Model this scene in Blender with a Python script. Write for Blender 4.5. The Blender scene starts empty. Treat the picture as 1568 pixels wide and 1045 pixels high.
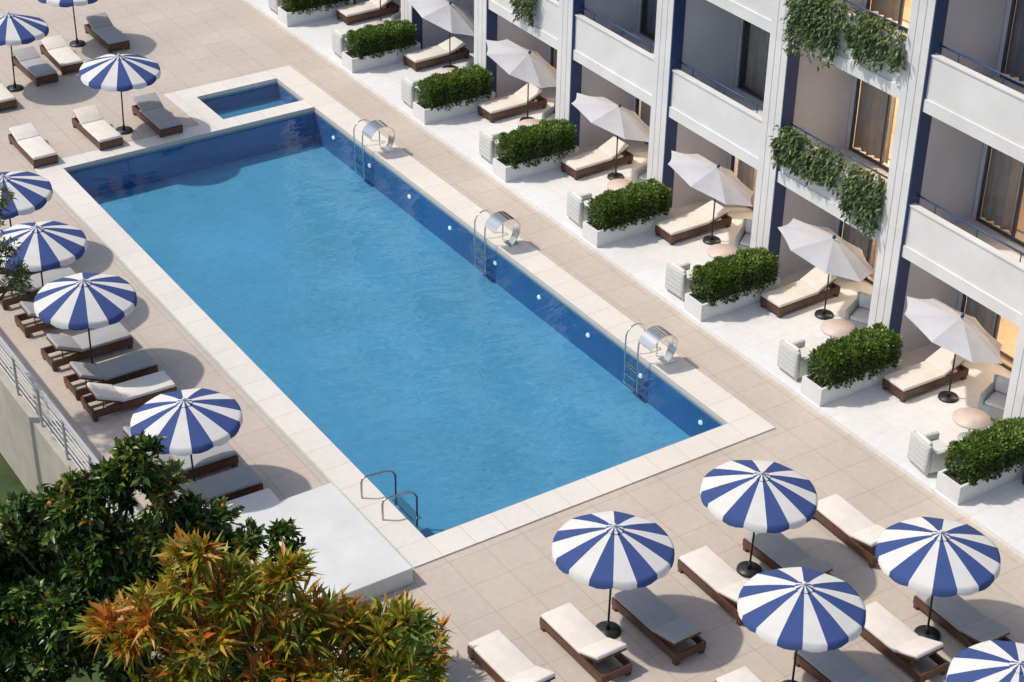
import bpy, bmesh, math, random
import numpy as np
from mathutils import Matrix, Vector, Euler
random.seed(7); rng=np.random.default_rng(7)
S=bpy.context.scene
COL=S.collection
# ---------------------------------------------------------------- materials
def mat(name,color=(.5,.5,.5),rough=.6,metal=0,noise=0,nscale=5,bump=0,bscale=40,spec=.5):
    m=bpy.data.materials.new(name); m.use_nodes=True
    nt=m.node_tree; b=nt.nodes['Principled BSDF']
    b.inputs['Base Color'].default_value=(*color,1)
    b.inputs['Roughness'].default_value=rough; b.inputs['Metallic'].default_value=metal
    b.inputs['Specular IOR Level'].default_value=spec
    tc=nt.nodes.new('ShaderNodeTexCoord')
    if noise:
        n=nt.nodes.new('ShaderNodeTexNoise'); n.inputs['Scale'].default_value=nscale; n.inputs['Detail'].default_value=6
        nt.links.new(tc.outputs['Object'],n.inputs['Vector'])
        r=nt.nodes.new('ShaderNodeMapRange'); r.inputs[1].default_value=.3; r.inputs[2].default_value=.7
        r.inputs[3].default_value=1-noise; r.inputs[4].default_value=1+noise*.6
        nt.links.new(n.outputs['Fac'],r.inputs[0])
        mx=nt.nodes.new('ShaderNodeVectorMath'); mx.operation='SCALE'; mx.inputs[0].default_value=color
        nt.links.new(r.outputs[0],mx.inputs['Scale']); nt.links.new(mx.outputs[0],b.inputs['Base Color'])
    if bump:
        n=nt.nodes.new('ShaderNodeTexNoise'); n.inputs['Scale'].default_value=bscale; n.inputs['Detail'].default_value=4
        nt.links.new(tc.outputs['Object'],n.inputs['Vector'])
        bp=nt.nodes.new('ShaderNodeBump'); bp.inputs['Strength'].default_value=bump; bp.inputs['Distance'].default_value=.02
        nt.links.new(n.outputs['Fac'],bp.inputs['Height']); nt.links.new(bp.outputs[0],b.inputs['Normal'])
    return m
def tilemat(name,c1,c2,mortar,w,h,ms=.012,offset=0.0,rough=.6,var=.08):
    m=bpy.data.materials.new(name); m.use_nodes=True
    nt=m.node_tree; b=nt.nodes['Principled BSDF']; b.inputs['Roughness'].default_value=rough
    tc=nt.nodes.new('ShaderNodeTexCoord')
    br=nt.nodes.new('ShaderNodeTexBrick'); br.offset=offset; br.offset_frequency=2
    br.inputs['Scale'].default_value=1; br.inputs['Brick Width'].default_value=w; br.inputs['Row Height'].default_value=h
    br.inputs['Mortar Size'].default_value=ms; br.inputs['Mortar Smooth'].default_value=.3
    br.inputs['Color1'].default_value=(*c1,1); br.inputs['Color2'].default_value=(*c2,1); br.inputs['Mortar'].default_value=(*mortar,1)
    nt.links.new(tc.outputs['Object'],br.inputs['Vector'])
    out=br.outputs['Color']
    for sc,va in ((.35,var),(6,var*.7)):
        n=nt.nodes.new('ShaderNodeTexNoise'); n.inputs['Scale'].default_value=sc; n.inputs['Detail'].default_value=5
        nt.links.new(tc.outputs['Object'],n.inputs['Vector'])
        r=nt.nodes.new('ShaderNodeMapRange'); r.inputs[1].default_value=.3; r.inputs[2].default_value=.7
        r.inputs[3].default_value=1-va; r.inputs[4].default_value=1+va
        nt.links.new(n.outputs['Fac'],r.inputs[0])
        mx=nt.nodes.new('ShaderNodeVectorMath'); mx.operation='SCALE'
        nt.links.new(out,mx.inputs[0]); nt.links.new(r.outputs[0],mx.inputs['Scale']); out=mx.outputs[0]
    nt.links.new(out,b.inputs['Base Color'])
    return m
def leafmat(name,rough=.45,trans=.3):
    m=bpy.data.materials.new(name); m.use_nodes=True
    nt=m.node_tree; b=nt.nodes['Principled BSDF']; b.inputs['Roughness'].default_value=rough
    a=nt.nodes.new('ShaderNodeAttribute'); a.attribute_name='Col'
    nt.links.new(a.outputs['Color'],b.inputs['Base Color'])
    t=nt.nodes.new('ShaderNodeBsdfTranslucent'); nt.links.new(a.outputs['Color'],t.inputs['Color'])
    mx=nt.nodes.new('ShaderNodeMixShader'); mx.inputs[0].default_value=trans
    nt.links.new(b.outputs[0],mx.inputs[1]); nt.links.new(t.outputs[0],mx.inputs[2])
    nt.links.new(mx.outputs[0],nt.nodes['Material Output'].inputs['Surface'])
    return m
def clothmat(name,color,trans=.12):
    m=mat(name,color,.85,noise=.05,nscale=4,spec=.2)
    nt=m.node_tree; b=nt.nodes['Principled BSDF']
    t=nt.nodes.new('ShaderNodeBsdfTranslucent'); t.inputs['Color'].default_value=(*color,1)
    mx=nt.nodes.new('ShaderNodeMixShader'); mx.inputs[0].default_value=trans
    nt.links.new(b.outputs[0],mx.inputs[1]); nt.links.new(t.outputs[0],mx.inputs[2])
    nt.links.new(mx.outputs[0],nt.nodes['Material Output'].inputs['Surface'])
    return m
M={}
M['deck']=tilemat('beige_stone_tile',(.545,.47,.395),(.52,.445,.375),(.40,.335,.28),.9,.9,.011,var=.07)
M['coping']=tilemat('pale_stone_coping',(.75,.705,.645),(.72,.675,.62),(.56,.51,.46),.8,.8,.010,rough=.5,var=.04)
M['white']=mat('white_render',(.74,.73,.715),.7,noise=.08,nscale=1.2,bump=.15,bscale=60)
M['whitefloor']=tilemat('white_floor_tile',(.76,.755,.745),(.735,.73,.72),(.64,.63,.62),1.1,1.1,.009,rough=.5,var=.05)
M['planter']=mat('planter_paint',(.72,.72,.715),.7,noise=.08,nscale=2)
M['lav']=mat('shade_tinted_wall',(.61,.63,.70),.8,noise=.07,nscale=1)  # bluish shade of the balcony recesses is mixed into this wall colour
M['blue']=mat('navy_paint',(.013,.044,.145),.5)
M['rail']=mat('blue_rail',(.03,.07,.17),.4)
M['frame']=mat('window_frame',(.07,.08,.10),.4)
M['curtain']=mat('curtain',(.76,.70,.62),.9,noise=.12,nscale=3)
M['curtain2']=mat('curtain_grey',(.46,.47,.54),.9,noise=.12,nscale=3)
M['room']=mat('room_wall',(.76,.62,.44),.8,noise=.05)
M['concrete']=mat('beige_concrete',(.46,.42,.36),.85,noise=.15,nscale=1.5,bump=.2)
M['slab']=mat('pale_concrete',(.66,.67,.66),.8,noise=.09,nscale=1.5,bump=.2)
M['wood']=mat('dark_wood',(.12,.052,.03),.5,noise=.3,nscale=8)
M['cream']=mat('cream_cushion',(.76,.705,.64),.9,noise=.07,nscale=3,bump=.5,bscale=7)
M['grey']=mat('grey_cushion',(.39,.385,.39),.9,noise=.08,nscale=3,bump=.5,bscale=7)
M['dark']=mat('dark_metal',(.02,.02,.022),.45)
M['steel']=mat('stainless_steel',(.72,.70,.67),.18,metal=1)
M['steel2']=mat('dull_steel',(.45,.46,.48),.3,metal=1)
M['galv']=mat('grey_railing',(.55,.55,.54),.45,metal=.3)
M['cw']=clothmat('canopy_white',(.78,.765,.735))
M['cb']=clothmat('canopy_blue',(.055,.092,.26))
M['cg']=clothmat('canopy_plain',(.72,.72,.76),.2)
M['chair']=mat('chair_weave',(.56,.57,.53),.7,noise=.12,nscale=20,bump=.5,bscale=50)
M['chairg']=mat('chair_grey',(.42,.44,.42),.7,noise=.1,nscale=20)
M['table']=mat('table_top',(.66,.54,.47),.5,noise=.06,nscale=5)
M['bark']=mat('bark',(.12,.085,.06),.9,noise=.3,nscale=6,bump=.6,bscale=20)
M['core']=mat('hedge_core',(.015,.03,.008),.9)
M['soil']=mat('soil',(.05,.035,.025),.95)
M['leaf']=leafmat('leaf',.42,.3)
M['leafd']=leafmat('leaf_glossy',.33,.2)
M['fruit']=mat('orange_fruit',(.65,.14,.02),.4)
M['pfloor']=tilemat('pool_floor_mosaic',(.125,.385,.585),(.115,.365,.565),(.105,.35,.54),.3,.3,.006,rough=.4,var=.10)  # mosaic tiles; the broad noise also paints pale caustic patches into the colour
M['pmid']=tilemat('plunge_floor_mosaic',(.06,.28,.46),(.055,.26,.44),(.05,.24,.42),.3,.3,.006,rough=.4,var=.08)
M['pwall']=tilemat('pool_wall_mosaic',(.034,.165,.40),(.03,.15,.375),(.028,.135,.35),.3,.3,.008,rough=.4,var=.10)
M['lamp']=mat('pool_lamp',(.9,.95,1),.3)
b=M['lamp'].node_tree.nodes['Principled BSDF']; b.inputs['Emission Color'].default_value=(.9,.97,1,1); b.inputs['Emission Strength'].default_value=.5
def watermat():
    m=bpy.data.materials.new('pool_water'); m.use_nodes=True; nt=m.node_tree; nt.nodes.clear()
    o=nt.nodes.new('ShaderNodeOutputMaterial'); tr=nt.nodes.new('ShaderNodeBsdfTransparent'); tr.inputs['Color'].default_value=(.82,.94,.98,1)
    gl=nt.nodes.new('ShaderNodeBsdfGlossy'); gl.inputs['Roughness'].default_value=.02
    fr=nt.nodes.new('ShaderNodeFresnel'); fr.inputs['IOR'].default_value=1.5
    tc=nt.nodes.new('ShaderNodeTexCoord')
    hs=[]
    for rot,scl,sc,amp,det in ((30,(1,2.0,1),.9,.020,2),(-25,(1,2.2,1),4.2,.0052,2)):
        mp=nt.nodes.new('ShaderNodeMapping'); mp.inputs['Scale'].default_value=scl; mp.inputs['Rotation'].default_value=(0,0,math.radians(rot))
        n1=nt.nodes.new('ShaderNodeTexNoise'); n1.inputs['Scale'].default_value=sc; n1.inputs['Detail'].default_value=det; n1.inputs['Distortion'].default_value=.4
        nt.links.new(tc.outputs['Object'],mp.inputs['Vector']); nt.links.new(mp.outputs[0],n1.inputs['Vector'])
        mu=nt.nodes.new('ShaderNodeMath'); mu.operation='MULTIPLY'; mu.inputs[1].default_value=amp; nt.links.new(n1.outputs['Fac'],mu.inputs[0]); hs.append(mu)
    ad=nt.nodes.new('ShaderNodeMath'); nt.links.new(hs[0].outputs[0],ad.inputs[0]); nt.links.new(hs[1].outputs[0],ad.inputs[1])
    bp=nt.nodes.new('ShaderNodeBump'); bp.inputs['Strength'].default_value=1; bp.inputs['Distance'].default_value=1.0
    nt.links.new(ad.outputs[0],bp.inputs['Height'])
    nt.links.new(bp.outputs[0],gl.inputs['Normal']); nt.links.new(bp.outputs[0],fr.inputs['Normal'])
    mx=nt.nodes.new('ShaderNodeMixShader'); nt.links.new(fr.outputs[0],mx.inputs[0]); nt.links.new(tr.outputs[0],mx.inputs[1]); nt.links.new(gl.outputs[0],mx.inputs[2])
    nt.links.new(mx.outputs[0],o.inputs['Surface']); return m
M['water']=watermat()
def glassmat():
    m=bpy.data.materials.new('window_glass'); m.use_nodes=True; nt=m.node_tree; nt.nodes.clear()
    o=nt.nodes.new('ShaderNodeOutputMaterial'); tr=nt.nodes.new('ShaderNodeBsdfTransparent'); tr.inputs['Color'].default_value=(.92,.93,.95,1)
    gl=nt.nodes.new('ShaderNodeBsdfGlossy'); gl.inputs['Roughness'].default_value=.02
    fr=nt.nodes.new('ShaderNodeFresnel'); fr.inputs['IOR'].default_value=1.5
    mx=nt.nodes.new('ShaderNodeMixShader'); nt.links.new(fr.outputs[0],mx.inputs[0]); nt.links.new(tr.outputs[0],mx.inputs[1]); nt.links.new(gl.outputs[0],mx.inputs[2])
    nt.links.new(mx.outputs[0],o.inputs['Surface']); return m
M['glass']=glassmat()
M['grass']=mat('grass',(.045,.075,.02),.95,noise=.45,nscale=1.2,bump=1,bscale=30)
# ---------------------------------------------------------------- mesh builder
class MB:
    def __init__(s): s.bm=bmesh.new(); s.mats=[]
    def mi(s,k):
        if k not in s.mats: s.mats.append(k)
        return s.mats.index(k)
    def _merge(s,t,k,smooth=False):
        i=s.mi(k)
        for f in t.faces: f.material_index=i; f.smooth=smooth
        me=bpy.data.meshes.new('t'); t.to_mesh(me); t.free(); s.bm.from_mesh(me); bpy.data.meshes.remove(me)
    def box(s,x0,x1,y0,y1,z0,z1,k,bev=0,mx=None,seg=2):
        t=bmesh.new(); bmesh.ops.create_cube(t,size=1)
        for v in t.verts: v.co=Vector(((x0+x1)/2+v.co.x*(x1-x0),(y0+y1)/2+v.co.y*(y1-y0),(z0+z1)/2+v.co.z*(z1-z0)))
        if bev: bmesh.ops.bevel(t,geom=t.edges[:],offset=bev,segments=seg,affect='EDGES',profile=.5)
        if mx is not None: bmesh.ops.transform(t,matrix=mx,verts=t.verts)
        s._merge(t,k,bool(bev) and seg>1)
    def cyl(s,p0,p1,r0,r1,k,n=12):
        p0=Vector(p0);p1=Vector(p1); d=p1-p0
        t=bmesh.new(); bmesh.ops.create_cone(t,cap_ends=True,segments=n,radius1=r0,radius2=r1,depth=d.length)
        q=d.to_track_quat('Z','Y').to_matrix().to_4x4()
        bmesh.ops.transform(t,matrix=Matrix.Translation((p0+p1)/2)@q,verts=t.verts); s._merge(t,k,n>6)
    def tube(s,pts,r,k,n=8):
        t=bmesh.new(); rings=[]
        pts=[Vector(p) for p in pts]
        for i,p in enumerate(pts):
            a=pts[max(i-1,0)];c=pts[min(i+1,len(pts)-1)]
            q=(c-a).to_track_quat('Z','Y'); 
            rings.append([t.verts.new(p+q@Vector((r*math.cos(2*math.pi*j/n),r*math.sin(2*math.pi*j/n),0))) for j in range(n)])
        for i in range(len(rings)-1):
            A,B=rings[i],rings[i+1]
            off=min(range(n),key=lambda o:(A[0].co-B[o].co).length)
            for j in range(n):
                t.faces.new((A[j],A[(j+1)%n],B[(j+1+off)%n],B[(j+off)%n]))
        bmesh.ops.recalc_face_normals(t,faces=t.faces[:])
        s._merge(t,k,True)
    def faces(s,verts,faces,k,smooth=False):
        t=bmesh.new(); vs=[t.verts.new(v) for v in verts]
        for f in faces: t.faces.new([vs[i] for i in f])
        s._merge(t,k,smooth)
    def sphere(s,c,r,k,sz=1):
        t=bmesh.new(); bmesh.ops.create_uvsphere(t,u_segments=10,v_segments=6,radius=r)
        for v in t.verts: v.co=Vector(c)+Vector((v.co.x,v.co.y,v.co.z*sz))
        s._merge(t,k,True)
    def mesh(s,name):
        me=bpy.data.meshes.new(name); s.bm.to_mesh(me); s.bm.free()
        for k in s.mats: me.materials.append(M[k])
        return me
def obj(name,me,loc=(0,0,0),rz=0,parent=None,rot=None):
    o=bpy.data.objects.new(name,me); COL.objects.link(o); o.location=loc
    o.rotation_euler=rot if rot else (0,0,rz)
    if parent: o.parent=parent
    return o
def empty(name,loc=(0,0,0),rz=0):
    o=bpy.data.objects.new(name,None); COL.objects.link(o); o.location=loc; o.rotation_euler=(0,0,rz); o.empty_display_size=.3; return o
def leaves(name,pos,dr,ln,wr,colr,mk,fold=.12,droop=0):
    N=len(pos); dr=dr/np.linalg.norm(dr,axis=1)[:,None]
    up=rng.normal(size=(N,3))*.45+np.array([0,0,1]); sd=np.cross(dr,up); sd/=np.linalg.norm(sd,axis=1)[:,None]+1e-9
    nm=np.cross(sd,dr); L=ln[:,None]; W=L*wr
    V=np.empty((N,5,3))
    V[:,0]=pos; V[:,1]=pos+dr*L*.45+sd*W+nm*L*fold; V[:,2]=pos+dr*L-np.array([0,0,1])*L*droop; V[:,3]=pos+dr*L*.45-sd*W+nm*L*fold; V[:,4]=pos+dr*L*.5
    F=np.array([[0,4,1],[4,2,1],[0,3,4],[3,2,4]])
    idx=(np.arange(N)[:,None,None]*5+F[None]).reshape(-1)
    me=bpy.data.meshes.new(name); me.vertices.add(N*5); me.vertices.foreach_set('co',V.reshape(-1))
    me.loops.add(len(idx)); me.loops.foreach_set('vertex_index',idx.astype(np.int32))
    nf=N*4; me.polygons.add(nf); me.polygons.foreach_set('loop_start',(np.arange(nf)*3).astype(np.int32)); me.polygons.foreach_set('loop_total',np.full(nf,3,dtype=np.int32))
    me.update(calc_edges=True)
    at=me.color_attributes.new('Col','FLOAT_COLOR','POINT'); c=np.ones((N,5,4)); c[:,:,:3]=colr[:,None,:]; at.data.foreach_set('color',c.reshape(-1))
    me.materials.append(M[mk]); me.validate(); return me
# ---------------------------------------------------------------- ground, deck, pool
m=MB(); m.faces([(-900,-900,-2.6),(900,-900,-2.6),(900,900,-2.6),(-900,900,-2.6)],[(0,1,2,3)],'grass'); obj('grass_ground',m.mesh('grass_ground'))
m=MB()
for x0,x1,y0,y1 in [(-5.1,-.7,-1.2,45),(-3.4,-.7,-30,-1.2),(-.7,8.8,-30,-.7),(-.7,4.5,20.62,45),(4.5,8.8,23.2,45),(8.8,34,-30,45)]:
    m.faces([(x0,y0,0),(x1,y0,0),(x1,y1,0),(x0,y1,0)],[(0,1,2,3)],'deck')
obj('pool_deck_pavement',m.mesh('deck'))
m=MB()
m.box(-5.35,-5.1,-1.2,45,-2.7,.06,'concrete'); m.box(-5.35,-3.4,-1.45,-1.2,-2.7,-.004,'concrete'); m.box(-3.65,-3.4,-30,-1.45,-2.7,.03,'concrete')
m.box(-3.4,34,-30.25,-30,-2.7,-.004,'concrete'); m.box(-5.1,34,45,45.25,-2.7,-.004,'concrete'); m.box(34,34.25,-30,45,-2.7,-.004,'concrete')
obj('retaining_wall',m.mesh('retwall'))
m=MB()
for x0,x1,y0,y1 in [(-.7,0,-.7,20.62),(0,8.8,-.7,0),(8,8.8,0,23.2),(0,8,20,20.62),(4.5,5.27,20.62,23.2),(5.27,8,22.5,23.2)]:
    m.box(x0,x1,y0,y1,-.15,.035,'coping')
for x0,x1,y0,y1 in [(-.78,-.73,-.8,20.7)]:
    m.box(x0,x1,y0,y1,-.02,.006,'chairg')
obj('pool_coping',m.mesh('coping'))
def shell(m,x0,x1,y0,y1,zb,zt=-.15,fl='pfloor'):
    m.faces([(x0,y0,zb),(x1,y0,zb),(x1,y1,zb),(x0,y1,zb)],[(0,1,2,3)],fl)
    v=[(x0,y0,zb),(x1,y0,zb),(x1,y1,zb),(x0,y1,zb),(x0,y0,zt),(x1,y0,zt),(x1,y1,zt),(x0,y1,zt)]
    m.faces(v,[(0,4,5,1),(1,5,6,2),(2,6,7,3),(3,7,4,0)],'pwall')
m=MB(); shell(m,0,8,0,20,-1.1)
for y in (-.5+1.45,3.3,5.5,7.7,9.8,12.1,14.3,16.6,18.8):
    m.cyl((8.01,y,-.50),(7.965,y,-.50),.065,.055,'lamp',16)
obj('swimming_pool',m.mesh('pool'))
m=MB(); m.faces([(0,0,-.085),(8,0,-.085),(8,20,-.085),(0,20,-.085)],[(0,1,2,3)],'water'); obj('pool_water',m.mesh('water'))
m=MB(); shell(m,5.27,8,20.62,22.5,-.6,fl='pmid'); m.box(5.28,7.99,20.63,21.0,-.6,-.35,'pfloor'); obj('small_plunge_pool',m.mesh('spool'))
m=MB(); m.faces([(5.27,20.62,-.085),(8,20.62,-.085),(8,22.5,-.085),(5.27,22.5,-.085)],[(0,1,2,3)],'water'); obj('plunge_pool_water',m.mesh('water2'))
m=MB(); m.box(-3.35,-.95,-1.1,2.3,0,.4,'slab',bev=.012,seg=1); obj('raised_concrete_platform',m.mesh('plat'))
m=MB()
y=-1.0
while y<34:
    m.box(-5.25,-5.2,y-.025,y+.025,.06,1.12,'galv'); y+=1.5
for z in (.2,.36,.52,.68,.84,.98): m.cyl((-5.2,-1.1,z),(-5.2,34,z),.016,.016,'galv',6)
m.box(-5.26,-5.18,-1.1,34,1.12,1.16,'galv')
obj('metal_fence',m.mesh('fence'))
# ---------------------------------------------------------------- ladders and cobra jets
def arc(cx,cz,r,a0,a1,n=10): return [(cx+r*math.cos(math.radians(a0+(a1-a0)*i/n)),cz+r*math.sin(math.radians(a0+(a1-a0)*i/n))) for i in range(n+1)]
m=MB()
for yy in (-.25,.25):
    pts=[(.30,0),(.30,.45)]+arc(.02,.45,.28,0,180,12)[1:]+[(-.26,.2),(-.22,-.9)]
    m.tube([(a,yy,b) for a,b in pts],.02,'steel')
for z in (-.3,-.55,-.8): m.box(-.28,-.18,-.25,.25,z,z+.025,'steel')
LAD=m.mesh('ladder')
m=MB()
prof=[(.26,0),(.38,.16),(.44,.34)]+arc(-.0,.46,.45,0,160,20)
V=[];F=[]
for i,(a,b_) in enumerate(prof):
    w=.10+.16*min(i/9,1)
    V+= [(a,-w,b_),(a,w,b_)]
for i in range(len(prof)-1): F.append((2*i,2*i+1,2*i+3,2*i+2))
m.faces(V,F,'steel',True)
V2=[(x*.93,y,z*.97) for x,y,z in V]; m.faces(V2,F,'steel',True)
for sgn in (0,1):
    VV=[V[2*i+sgn] for i in range(len(prof))]+[V2[2*i+sgn] for i in range(len(prof))]; n=len(prof)
    m.faces(VV,[(i,i+1,n+i+1,n+i) for i in range(n-1)],'steel')
m.box(.12,.42,-.16,.16,0,.02,'steel')
COB=m.mesh('cobra')
for yy in (16.35,9.75,2.95):
    obj('pool_ladder',LAD,(8.02,yy+.45,.035)); obj('waterfall_spout',COB,(8.14,yy-.08,.035))
m=MB()
for yy in (1.0,1.9):
    pts=[(-.45,0),(-.45,.40)]+[(a,b) for a,b in arc(-.33,.40,.12,180,90,5)[1:]]+[(.15,.49),(.30,.42),(.38,.28),(.38,-.5)]
    m.tube([(a,yy,b) for a,b in pts],.024,'steel2')
for z in (-.35,-.65): m.box(.3,.5,1.0,1.9,z,z+.03,'steel')
obj('pool_handrail',m.mesh('handrail'),(0,0,.035))
# ---------------------------------------------------------------- loungers
def lounger(c,back=24):
    m=MB()
    L=1.02;w=.36
    m.box(-L,L,-w,-w+.05,.10,.28,'wood'); m.box(-L,L,w-.05,w,.10,.28,'wood')
    m.box(-L,-L+.05,-w+.05,w-.05,.10,.28,'wood'); m.box(L-.05,L,-w+.05,w-.05,.10,.28,'wood')
    for x in (-L+.02,L-.12):
        for y in (-w+.005,w-.105): m.box(x,x+.1,y,y+.1,0,.10,'wood')
    for i in range(12): m.box(-L+.06+i*.11,-L+.14+i*.11,-w+.05,w-.05,.23,.26,'wood')
    m.box(-L+.01,.30,-w+.01,w-.01,.283,.375,c,bev=.035,seg=3)
    mx=Matrix.Translation((.27,0,.28))@Matrix.Rotation(math.radians(-back),4,'Y')
    m.box(.02,.66,-w+.01,w-.01,.02,.11,c,bev=.035,seg=3,mx=mx)
    m.box(.0,.64,-w+.03,w-.03,-.02,.015,'wood',mx=mx)
    m.cyl((.72,-w+.06,.2),(.72,-w+.06,.28+.45*math.sin(math.radians(back))),.015,.015,'wood',6); m.cyl((.72,w-.06,.2),(.72,w-.06,.28+.45*math.sin(math.radians(back))),.015,.015,'wood',6)
    return m.mesh('lounger_'+c)
LC=[lounger('cream',15),lounger('cream',24)]; LG=[lounger('grey',14),lounger('grey',25)]
H=math.pi/2
def put(c,x,y,r,v=None):
    v=random.randrange(2) if v is None else v
    obj('sun_lounger',(LC if c=='c' else LG)[v],(x,y,0),r+random.uniform(-.035,.035))
for c,x,y in [('c',-.8,-4.55),('c',.8,-4.6),('g',2.35,-4.85),('c',4.15,-4.6),('g',5.75,-4.75),('c',7.6,-4.65),('c',5.9,-7.75),('g',7.4,-8.0),('c',2.5,-7.85),('g',4.35,-8.0),('g',-2.2,-8.0),('c',.8,-8.0),('c',4.4,-11.1),('g',6.0,-11.2)]:
    put(c,x,y,-H)
for c,y in [('c',2.55),('g',3.55),('g',4.75),('g',5.9),('c',7.95),('g',9.0),('g',10.45),('g',12.2),('g',13.75),('c',15.1),('g',16.5)]:
    put(c,-3.15,y,math.pi,1)
for c,x,y in [('c',-.35,21.4),('c',1.65,21.5),('g',3.5,21.4),('c',.0,25.6),('g',1.75,26.8),('c',2.8,27.2),('g',4.7,28.1)]:
    put(c,x,y,H)
# ---------------------------------------------------------------- umbrellas
def striped():
    m=MB(); R=1.15; n=16; sub=3; rings=[.05,.2,.4,.6,.8,.95,1.0]; top=2.38
    def z(r): return top-.40*r**1.25
    for s in range(n):
        k='cb' if s%2 else 'cw'
        V=[];F=[]
        for ri,r in enumerate(rings):
            for j in range(sub+1):
                t=(s+j/sub)/n*2*math.pi
                ph=((s+j/sub)/2)%1; sag=-.034*math.sin(math.pi*ph)*r
                V.append((R*r*math.cos(t),R*r*math.sin(t),z(r)+sag))
        nr=len(rings)
        for j in range(sub+1):
            t=(s+j/sub)/n*2*math.pi; ph=((s+j/sub)/2)%1
            sc=.11+.03*math.sin(math.pi*(j/sub))
            V.append((R*1.012*math.cos(t),R*1.012*math.sin(t),z(1)-.034*math.sin(math.pi*ph)-sc))
        for ri in range(nr):
            for j in range(sub):
                a=ri*(sub+1)+j; F.append((a,a+1,a+sub+2,a+sub+1))
        m.faces(V,F,k,True)
    for s in range(n):
        k='cb' if s%2 else 'cw'; a=s/n*2*math.pi; b_=(s+1)/n*2*math.pi
        m.faces([(0,0,top+.05),(.17*math.cos(a),.17*math.sin(a),top-.02),(.17*math.cos(b_),.17*math.sin(b_),top-.02)],[(0,1,2)],k)
    m.cyl((0,0,.05),(0,0,top+.03),.022,.022,'dark',10); m.sphere((0,0,top+.07),.035,'cw')
    for s in range(8):
        t=s/8*2*math.pi; c,d=math.cos(t),math.sin(t)
        m.cyl((0,0,1.75),(.6*c,.6*d,z(.52)-.03),.008,.008,'dark',5); m.cyl((.06*c,.06*d,top-.05),(R*.98*c,R*.98*d,z(1)-.02),.008,.008,'dark',5)
    m.cyl((0,0,0),(0,0,.05),.26,.25,'dark',28); m.cyl((0,0,.05),(0,0,.22),.045,.035,'dark',12)
    return m.mesh('striped_umbrella')
SU=striped()
for x,y in [(1.52,-4.35),(5.05,-4.35),(3.45,-7.55),(6.72,-7.75),(5.25,-11.1),(-3.35,3.95),(-3.35,9.65),(-3.3,12.8),(-2.95,15.8),(2.45,21.45),(.8,26.0),(3.75,28.3)]:
    o=obj('striped_beach_umbrella',SU,(x,y,0)); o.rotation_euler=(random.uniform(-.04,.04),random.uniform(-.04,.04),random.uniform(0,6)); o.scale=(1,1,random.uniform(.98,1.03))
def plain():
    m=MB(); R=1.33; n=8; sub=4; top=0
    V=[(0,0,top)];F=[]
    rings=[.25,.5,.75,1]
    tot=n*sub
    for r in rings:
        for s in range(n):
            for j in range(sub):
                a=s/n*2*math.pi;b_=(s+1)/n*2*math.pi;f=j/sub
                x=(1-f)*math.cos(a)+f*math.cos(b_); y=(1-f)*math.sin(a)+f*math.sin(b_)
                inn=1-.05*math.sin(math.pi*f)*(r**2)
                V.append((R*r*x*inn,R*r*y*inn,top-.34*r**1.15-.02*math.sin(math.pi*f)*r))
    for i in range(tot): F.append((0,1+i,1+(i+1)%tot))
    for q in range(len(rings)-1):
        for i in range(tot):
            a=1+q*tot; F.append((a+i,a+tot+i,a+tot+(i+1)%tot,a+(i+1)%tot))
    m.faces(V,F,'cg',False)
    for s in range(n):
        t=s/n*2*math.pi; m.cyl((0,0,-.03),(R*.98*math.cos(t),R*.98*math.sin(t),-.36),.009,.009,'galv',5)
    m.sphere((0,0,.05),.045,'blue',1.3)
    return m.mesh('plain_canopy')
PC=plain()
m=MB(); m.cyl((0,0,.04),(0,0,2.14),.02,.02,'dark',10); m.cyl((0,0,0),(0,0,.045),.24,.23,'dark',28); m.cyl((0,0,.045),(0,0,.18),.04,.03,'dark',10); PP=m.mesh('umb_pole')
# ---------------------------------------------------------------- terrace furniture
def armchair(k):
    m=MB()
    m.box(-.33,.33,-.34,.34,.08,.38,k,bev=.03); m.box(-.28,.32,-.25,.25,.381,.47,'cw',bev=.03)
    m.box(-.42,-.30,-.36,.36,.08,.80,k,bev=.04); m.box(-.30,.34,-.38,-.27,.1,.60,k,bev=.03); m.box(-.30,.34,.27,.38,.1,.60,k,bev=.03)
    for i in range(5): m.box(-.424,-.418,-.29,.29,.16+i*.12,.22+i*.12,'cg')
    mx=Matrix.Translation((-.28,0,.47))@Matrix.Rotation(math.radians(-12),4,'Y'); m.box(0,.1,-.26,.26,.0,.36,'cw',bev=.035,mx=mx)
    for x in (-.36,.28):
        for y in (-.33,.27): m.box(x,x+.05,y,y+.05,0,.09,'galv')
    return m.mesh('armchair_'+k)
AC=armchair('chair'); AG=armchair('chairg')
m=MB(); m.cyl((0,0,.54),(0,0,.58),.42,.42,'table',36); m.cyl((0,0,.03),(0,0,.54),.03,.03,'galv',10); m.cyl((0,0,0),(0,0,.03),.24,.24,'galv',24); TB=m.mesh('table')
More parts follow.
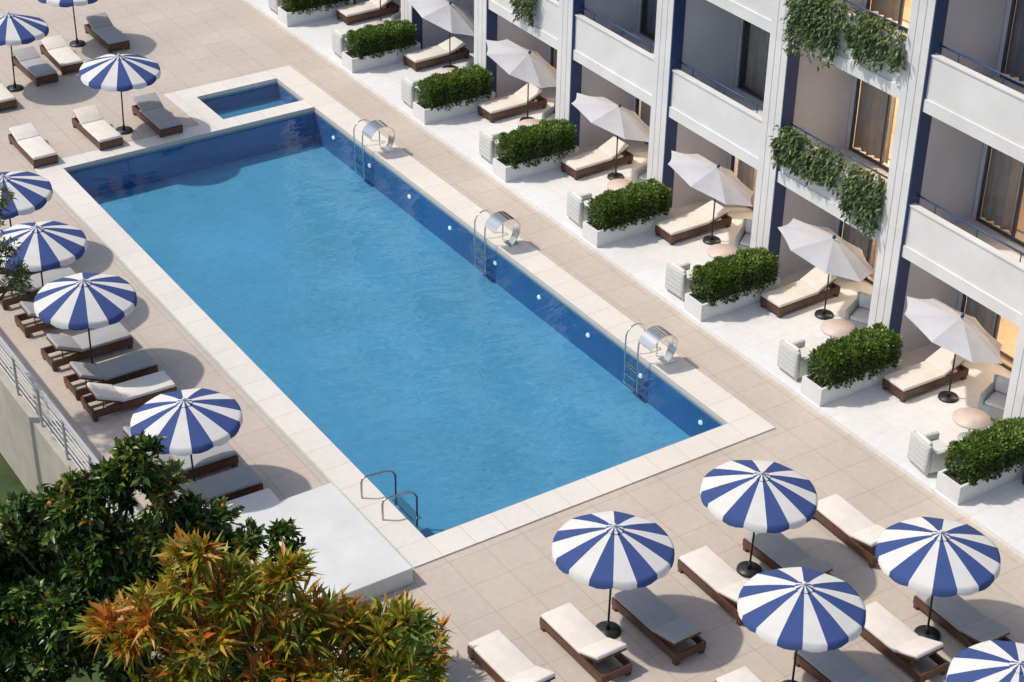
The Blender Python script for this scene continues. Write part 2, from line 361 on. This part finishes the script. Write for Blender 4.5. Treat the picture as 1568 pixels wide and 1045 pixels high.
def hedge():
    N=9000; hx,hy,hz=1.12,.37,.36
    p=rng.uniform(-1,1,(N,3)); ax=rng.choice(3,N,p=[.12,.42,.46]); sg=np.where(rng.random(N)<.5,-1,1)
    p[np.arange(N),ax]=sg*rng.uniform(.8,1.04,N)
    p[:,2]=np.where(ax==2,np.abs(p[:,2]),p[:,2])
    nrm=(np.abs(p)**6).sum(1)**(1/6); q=p/np.maximum(nrm,1)[:,None]
    lump=1+.09*np.sin(q[:,0]*9+1)*np.cos(q[:,1]*4)+.07*np.sin(q[:,0]*21)+.05*np.sin(q[:,0]*37+q[:,1]*8)
    P=q*np.array([hx,hy,hz]); P[:,2]*=lump; P[:,1]*=lump
    P+=rng.normal(size=(N,3))*.024
    d=q*np.array([.6,1,1])+rng.normal(size=(N,3))*.6; d[:,2]+=.3
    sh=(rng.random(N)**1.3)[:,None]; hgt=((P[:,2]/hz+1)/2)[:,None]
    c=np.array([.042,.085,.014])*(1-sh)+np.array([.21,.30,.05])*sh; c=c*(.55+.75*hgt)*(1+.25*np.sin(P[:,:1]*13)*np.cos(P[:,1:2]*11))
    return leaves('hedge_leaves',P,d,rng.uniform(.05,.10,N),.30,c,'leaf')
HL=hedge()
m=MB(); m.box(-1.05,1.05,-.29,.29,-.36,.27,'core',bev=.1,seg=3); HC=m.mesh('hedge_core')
m=MB()
x0,x1,y0,y1,h=0,2.5,0,.68,.47
m.box(x0,x1,y0,y0+.06,0,h,'planter');m.box(x0,x1,y1-.06,y1,0,h,'planter');m.box(x0,x0+.06,y0+.06,y1-.06,0,h,'planter');m.box(x1-.06,x1,y0+.06,y1-.06,0,h,'planter');m.box(.06,2.44,.06,.62,.3,.40,'soil')
PB=m.mesh('planter_box')
K0=-2;K1=8
Y=lambda k:-5.1+4.43*k
m=MB(); m.box(10.1,15.0,Y(K0),Y(K1)+1.3,.0,.1,'whitefloor'); obj('terrace_floor',m.mesh('terrace'))
j=lambda a=.06: random.uniform(-a,a)
for k in range(K0,K1+1):
    y=Y(k)
    e=empty('hedge_planter',(10.14,y,.1)); obj('planter_box',PB,parent=e)
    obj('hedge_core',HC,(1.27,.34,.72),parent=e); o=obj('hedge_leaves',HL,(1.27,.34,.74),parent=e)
    if k%2: o.rotation_euler=(0,0,math.pi)
    o.scale=(1+random.uniform(-.03,.03),1,1+random.uniform(-.08,.12))
    if k==K1: break
    obj('terrace_armchair',AC,(10.75+j(),y+1.40+j(),.1),j(.12)-.05)
    obj('terrace_armchair',AG,(13.35+j(),y+2.0+j(),.1),math.pi+.5+j(.2))
    obj('round_side_table',TB,(12.15+j(),y+1.70+j(),.1))
    obj('sun_lounger',LC[random.randrange(2)],(12.90,y+3.88+j(.04),.1),j(.03))
    e=empty('white_patio_umbrella',(12.95+j(.05),y+3.1+j(.05),.1)); obj('pole',PP,parent=e)
    th=math.radians(22+random.uniform(-3,3)); ph=math.radians(-30+random.uniform(-6,6))
    c=obj('canopy',PC,(0,0,2.17),parent=e); c.rotation_mode='QUATERNION'
    nv=Vector((math.sin(th)*math.cos(ph),math.sin(th)*math.sin(ph),math.cos(th)))
    c.rotation_quaternion=nv.to_track_quat('Z','Y')@Euler((0,0,random.uniform(0,.8))).to_quaternion()
# ---------------------------------------------------------------- hotel building
B=empty('hotel_building')
XF=12.66; ZT=3.05+3.65*3+1.5; CO=.58
cols=MB(); par=MB(); win=MB(); gl=MB(); cur=MB(); rl=MB()
for k in range(K0,K1+1):
    a=Y(k)+CO
    cols.box(XF+.05,XF+.33,a+.012,a+.688,.1,ZT,'white')
    for i in range(3):
        cols.box(XF,XF+.06,a+.012+i*.232,a+.012+i*.232+.212,.1,ZT,'white')
    cols.box(XF+.02,XF+.38,a-.02,a+.012,.1,ZT,'blue')
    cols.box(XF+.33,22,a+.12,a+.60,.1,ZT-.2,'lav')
    if k==K1: break
    p0=a+.70; p1=a+4.43-.02
    for L in range(4):
        zb=3.05+3.65*L
        par.box(XF+.05,XF+.15,p0,p1,zb,zb+.30,'white'); par.box(XF+.09,XF+.20,p0,p1,zb+.302,zb+1.30,'white')
        par.box(XF+.06,XF+.23,p0,p1,zb+1.302,zb+1.34,'white')
        par.box(XF+.2,22,p0-.098,p1+.138,zb+.002,zb+.29,'white')
        if L<3:
            rl.cyl((XF+.32,p0,zb+1.50),(XF+.32,p1,zb+1.50),.022,.022,'rail',8)
            for t in (.15,.5,.85): 
                yy=p0+(p1-p0)*t; rl.cyl((XF+.32,yy,zb+.9),(XF+.32,yy,zb+1.50),.014,.014,'rail',6)
    for L in range(-1,3):
        z0=.1 if L<0 else 3.35+3.65*L; z1=3.05+3.65*(L+1)
        xb=15.0; w0=a+.62; w1=a+4.43+.10
        g0=w0+.35; g1=w1-.12
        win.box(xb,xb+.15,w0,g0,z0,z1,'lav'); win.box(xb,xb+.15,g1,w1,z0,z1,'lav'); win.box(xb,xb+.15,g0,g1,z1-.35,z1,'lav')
        zt=z1-.352
        for yy in (g0,g0+(g1-g0)*.33,g0+(g1-g0)*.66,g1-.06): win.box(xb+.02,xb+.09,yy,yy+.06,z0,zt,'frame')
        win.box(xb+.03,xb+.08,g0+.06,g1-.06,zt-.07,zt,'frame'); win.box(xb+.03,xb+.08,g0+.06,g1-.06,z0,z0+.07,'frame')
        gl.faces([(xb+.055,g0+.06,zt-.07),(xb+.055,g1-.06,zt-.07),(xb+.055,g1-.06,z0+.07),(xb+.055,g0+.06,z0+.07)],[(0,1,2,3)],'glass')
        def curtain(ya,yb,mk):
            n=int((yb-ya)/.03); V=[];F=[]
            for i in range(n+1):
                yy=ya+(yb-ya)*i/n; xx=xb+.22+.05*math.sin(yy*26)+.03*math.sin(yy*11)
                V+=[(xx,yy,z0+.03),(xx,yy,zt+.1)]
            for i in range(n): F.append((2*i,2*i+2,2*i+3,2*i+1))
            cur.faces(V,F,mk,True)
        mk='curtain' if (k+L)%2==0 or L<0 or k==1 else 'curtain2'
        gw=g1-g0; r1=.28+.12*random.random(); r2=.15+.12*random.random()
        curtain(g1-gw*r1,g1,mk); curtain(g0,g0+gw*r2,mk)
        win.box(19.0,19.1,w0,w1,z0,z1,'room'); win.box(xb+.5,19,w0-.0,w0+.02,z0,z1,'room'); win.box(xb+.5,19,w1-.02,w1,z0,z1,'room')
        win.box(xb+.5,18.99,w0+.03,w1-.03,z0+.0,z0+.03,'table')
        win.box(16.6,18.8,w0+.9,w0+2.4,z0+.03,z0+.35,'wood'); win.box(16.62,18.78,w0+.92,w0+2.38,z0+.352,z0+.60,'cream',bev=.05)
        win.box(18.3,18.7,w0+1.0,w0+1.6,z0+.60,z0+.75,'cw',bev=.05); win.box(18.3,18.7,w0+1.7,w0+2.3,z0+.60,z0+.75,'cw',bev=.05)
        win.cyl((18.5,w0+.5,z0+.03),(18.5,w0+.5,z0+1.3),.02,.02,'dark',8); win.cyl((18.5,w0+.5,z0+1.3),(18.5,w0+.5,z0+1.55),.2,.14,'cream',16)
cols.box(12.95,22.3,Y(K0)+.4,Y(K1)+1.3,ZT,ZT+.3,'white'); cols.box(22,22.3,Y(K0)+.4,Y(K1)+1.3,0,ZT-.002,'white')
for n_,q in (('pilasters_and_walls',cols),('balcony_parapets',par),('windows_and_rooms',win),('window_glass',gl),('curtains',cur),('balcony_rails',rl)):
    obj(n_,q.mesh(n_),parent=B)
for k,L,pw in ((1,0,260),(1,1,260),(0,-1,200),(1,-1,200),(2,-1,200),(3,-1,160),(4,-1,130),(0,0,90),(0,1,80)):
    z0=.1 if L<0 else 3.35+3.65*L
    l=bpy.data.lights.new('room_lamp','POINT'); l.energy=pw; l.color=(1,.76,.50); l.shadow_soft_size=.25
    o=bpy.data.objects.new('room_lamp',l); COL.objects.link(o); o.location=(16.8,Y(k)+3.0,z0+2.3); o.parent=B
# ---------------------------------------------------------------- hanging balcony plants
def hanging(k,L,spots):
    z=3.05+3.65*L+1.36; base=Y(k)+1.28; P=[];D=[];C=[]
    for f0,f1,dep,n in spots:
        strands=[(base+3.7*random.uniform(f0,f1),dep*random.uniform(.25,1),random.uniform(-.1,.1)) for _ in range(max(8,n//40))]
        for i in range(n):
            sy,sd,sx=random.choice(strands); f=random.random(); ln=sd*f
            yy=sy+random.gauss(0,.06+.05*(1-f)); x=XF+.04-.12*min(1,f*3)+random.gauss(0,.045)
            if f<.25: x+=.2*random.random(); ln-=.25*random.random()
            P.append((x,yy,z-ln)); D.append((random.gauss(-.5,.5),random.gauss(0,.6),random.gauss(-.6,.5)))
            t=random.random()*(.5+.5*(1-f)); C.append((.07+.15*t,.12+.16*t,.04+.07*t))
    return leaves('ivy',np.array(P),np.array(D),rng.uniform(.10,.20,len(P)),.20,np.array(C),'leaf')
e=empty('hanging_balcony_plant'); obj('foliage',hanging(1,0,[(.42,1.0,.8,1900),(.78,.98,.9,500),(.02,.32,1.3,1500)]),parent=e)
e=empty('hanging_balcony_plant'); obj('foliage',hanging(1,1,[(.55,1.0,1.5,2500),(.0,.50,.9,1600)]),parent=e)
e=empty('hanging_balcony_plant'); obj('foliage',hanging(4,0,[(.3,.6,1.1,900)]),parent=e)
# ---------------------------------------------------------------- trees
def tree(name,origin,rz,clumps,root,mk,llen,wr,palette,ntips,whorl,up=.4,fold=.12,fruit=0,trunk_r=.16,droop=.1,scale=1,subs=6,cone=.7,tint=None,spread=(.45,.85),srr=(.32,.55)):
    """crown = sub-clumps of twig tips, each tip carrying a whorl of leaves"""
    e=empty(name,origin,rz); pal=np.array(palette); m=MB()
    P=[];D=[];C=[];LN=[]
    top=Vector((root[0]*.3,root[1]*.3,-1.2*scale)); rt=Vector(root)
    m.cyl(rt,rt.lerp(top,.5),trunk_r,trunk_r*.8,'bark',12); m.cyl(rt.lerp(top,.5),top,trunk_r*.8,trunk_r*.6,'bark',12)
    for cx,cy,cz,r in clumps:
        cx,cy,cz,r=[q*scale for q in (cx,cy,cz,r)]
        c=Vector((cx,cy,cz)); mid=top.lerp(c,.5)+Vector((random.uniform(-.2,.2),random.uniform(-.2,.2),-.15))
        m.cyl(top,mid,trunk_r*.4,trunk_r*.22,'bark',7); m.cyl(mid,c,trunk_r*.22,trunk_r*.1,'bark',6)
        for s in range(subs):
            v=Vector(rng.normal(size=3)); v.normalize(); v.z=abs(v.z)*.8 if random.random()<.6 else v.z*.7
            sc=c+v*r*random.uniform(*spread); sr=r*random.uniform(*srr)
            m.cyl(c,sc,trunk_r*.08,trunk_r*.04,'bark',4)
            n=max(4,int(ntips*(sr/.22)**2)); 
            u=rng.normal(size=(n,3)); u/=np.linalg.norm(u,axis=1)[:,None]; rad=sr*(.35+.75*rng.random(n)**.8)
            tips=u*rad[:,None]+np.array(sc)
            bright=rng.random()*.35
            ax=u*.7+np.array(v)*.5+rng.normal(size=(n,3))*.3; ax[:,2]+=up; ax/=np.linalg.norm(ax,axis=1)[:,None]
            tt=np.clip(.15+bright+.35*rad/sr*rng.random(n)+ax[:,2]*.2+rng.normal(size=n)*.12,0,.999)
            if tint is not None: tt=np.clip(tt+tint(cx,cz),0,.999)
            for w in range(whorl):
                d=ax+rng.normal(size=(n,3))*cone
                t=np.clip(tt+rng.normal(size=n)*.13,0,.999)*(len(pal)-1); i=t.astype(int); f=(t-i)[:,None]
                cc=(pal[i]*(1-f)+pal[np.minimum(i+1,len(pal)-1)]*f)*rng.uniform(.7,1.25,n)[:,None]
                P.append(tips-ax*(.06*w/whorl)+rng.normal(size=(n,3))*.03); D.append(d); C.append(cc); LN.append(rng.uniform(.55,1.25,n)*llen)
    P=np.concatenate(P);D=np.concatenate(D);C=np.concatenate(C);LN=np.concatenate(LN)
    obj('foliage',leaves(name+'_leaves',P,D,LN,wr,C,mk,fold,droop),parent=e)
    for i in range(fruit):
        q=random.randrange(len(P)); m.sphere(P[q],random.uniform(.03,.05),'fruit')
    obj('trunk',m.mesh(name+'_trunk'),parent=e)
    return len(P)
R33=math.radians(-33)
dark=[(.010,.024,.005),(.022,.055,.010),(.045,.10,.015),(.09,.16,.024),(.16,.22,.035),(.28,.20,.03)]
cl=[(-1.3,.2,.8,.55),(-.7,0,1.05,.5),(-.1,.1,1.4,.5),(.35,.2,1.85,.42),(.7,.1,2.2,.3),(1.05,0,1.55,.42),(1.5,.1,1.0,.45),(2.1,0,.75,.38),(2.75,0,.78,.26),(.3,-.3,.7,.65),(-.5,-.3,0,.7),(-1.4,-.2,-.2,.65),(.6,-.3,-.3,.7),(1.4,-.2,.1,.65),(-1.0,-.4,-1.1,.75),(.2,-.4,-1.2,.75),(1.3,-.3,-1.0,.75),(-2.1,0,.3,.6),(-2.3,0,-.9,.75),(2.1,-.2,-.2,.55),(0,1.0,0,.8),(-1.2,.9,-.3,.8),(1.2,.9,-.4,.7)]
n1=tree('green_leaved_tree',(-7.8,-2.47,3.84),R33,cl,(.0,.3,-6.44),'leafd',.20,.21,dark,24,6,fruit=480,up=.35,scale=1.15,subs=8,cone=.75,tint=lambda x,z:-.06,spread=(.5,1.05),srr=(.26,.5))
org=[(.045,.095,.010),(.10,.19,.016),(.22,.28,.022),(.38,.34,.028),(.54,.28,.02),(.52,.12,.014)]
cl=[(-2.0,0,-.1,.5),(-1.65,-.1,.45,.42),(-1.2,.1,.9,.36),(-1.05,.1,1.2,.22),(-.75,0,.75,.4),(-.9,-.2,.1,.6),(-.2,.1,.55,.42),(.15,.1,.95,.22),(-.3,-.3,-.4,.65),(.4,0,.15,.42),(.9,.1,-.1,.42),(.5,-.3,-.6,.65),(1.4,0,.0,.36),(1.85,0,.15,.26),(1.6,0,-.6,.5),(-1.6,-.3,-.9,.7),(-.3,-.3,-1.4,.8),(1.1,-.3,-1.2,.7),(-.4,.8,-.4,.6),(.7,.8,-.7,.5),(-1.3,.7,-.3,.6)]
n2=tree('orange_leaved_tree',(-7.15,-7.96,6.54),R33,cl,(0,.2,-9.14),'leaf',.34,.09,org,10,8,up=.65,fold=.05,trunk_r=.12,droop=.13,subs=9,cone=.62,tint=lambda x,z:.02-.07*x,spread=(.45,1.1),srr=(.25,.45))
cl=[(-.6,0,.1,.45),(.1,.1,.1,.45),(.55,0,.0,.36),(.2,-.6,-.1,.5),(-.6,-.7,0,.5),(.7,-.6,-.1,.35),(.0,-1.2,0,.5)]
tree('orange_leaved_shrub',(-2.45,-3.25,.75),R33,cl,(0,0,-.75),'leaf',.32,.09,org,10,7,up=.6,fold=.05,trunk_r=.05,droop=.15,scale=.95,cone=.65,tint=lambda x,z:-.08)
olive=[(.06,.09,.03),(.13,.17,.05),(.24,.28,.10)]
cl=[(0,0,0,.8),(.7,0,.3,.5),(.9,-.1,-.4,.45),(.3,.1,.9,.5),(.9,.2,1.4,.3),(-.7,0,.2,.8),(-.2,.1,-.8,.6)]
tree('olive_tree',(-6.05,8.9,4.1),R33,cl,(-.3,0,-6.7),'leaf',.14,.15,olive,16,5,up=.2)
print('leaves',n1,n2)
# ---------------------------------------------------------------- light, sky, camera
W=bpy.data.worlds.new('World'); S.world=W; W.use_nodes=True; nt=W.node_tree
sky=nt.nodes.new('ShaderNodeTexSky'); sky.sky_type='NISHITA'; sky.sun_disc=False; sky.sun_elevation=math.radians(54); sky.sun_rotation=math.radians(-53); sky.dust_density=1.8; sky.air_density=1.0
bg=nt.nodes['Background']; bg.inputs['Strength'].default_value=.14; nt.links.new(sky.outputs[0],bg.inputs['Color'])
l=bpy.data.lights.new('sun','SUN'); l.energy=3.0; l.angle=math.radians(1.5); l.color=(1,.93,.82)
o=bpy.data.objects.new('sun',l); COL.objects.link(o); o.rotation_mode='QUATERNION'; o.rotation_quaternion=Vector((-.470,.353,.809)).to_track_quat('Z','Y')
o.location=(-20,15,40)
cam=bpy.data.cameras.new('camera'); co=bpy.data.objects.new('camera',cam); COL.objects.link(co)
cam.sensor_width=36; cam.lens=65.27; cam.clip_end=3000; cam.clip_start=.5
X=Vector((.83759,-.54606,.01583));Yv=Vector((.27632,.44849,.85));Z=Vector((-.47126,-.70758,.52654))
co.matrix_world=Matrix(((X.x,Yv.x,Z.x,-15.49),(X.y,Yv.y,Z.y,-26.34),(X.z,Yv.z,Z.z,23.763),(0,0,0,1)))
S.camera=co
S.view_settings.view_transform='Standard'; S.view_settings.look='None'; S.view_settings.exposure=0
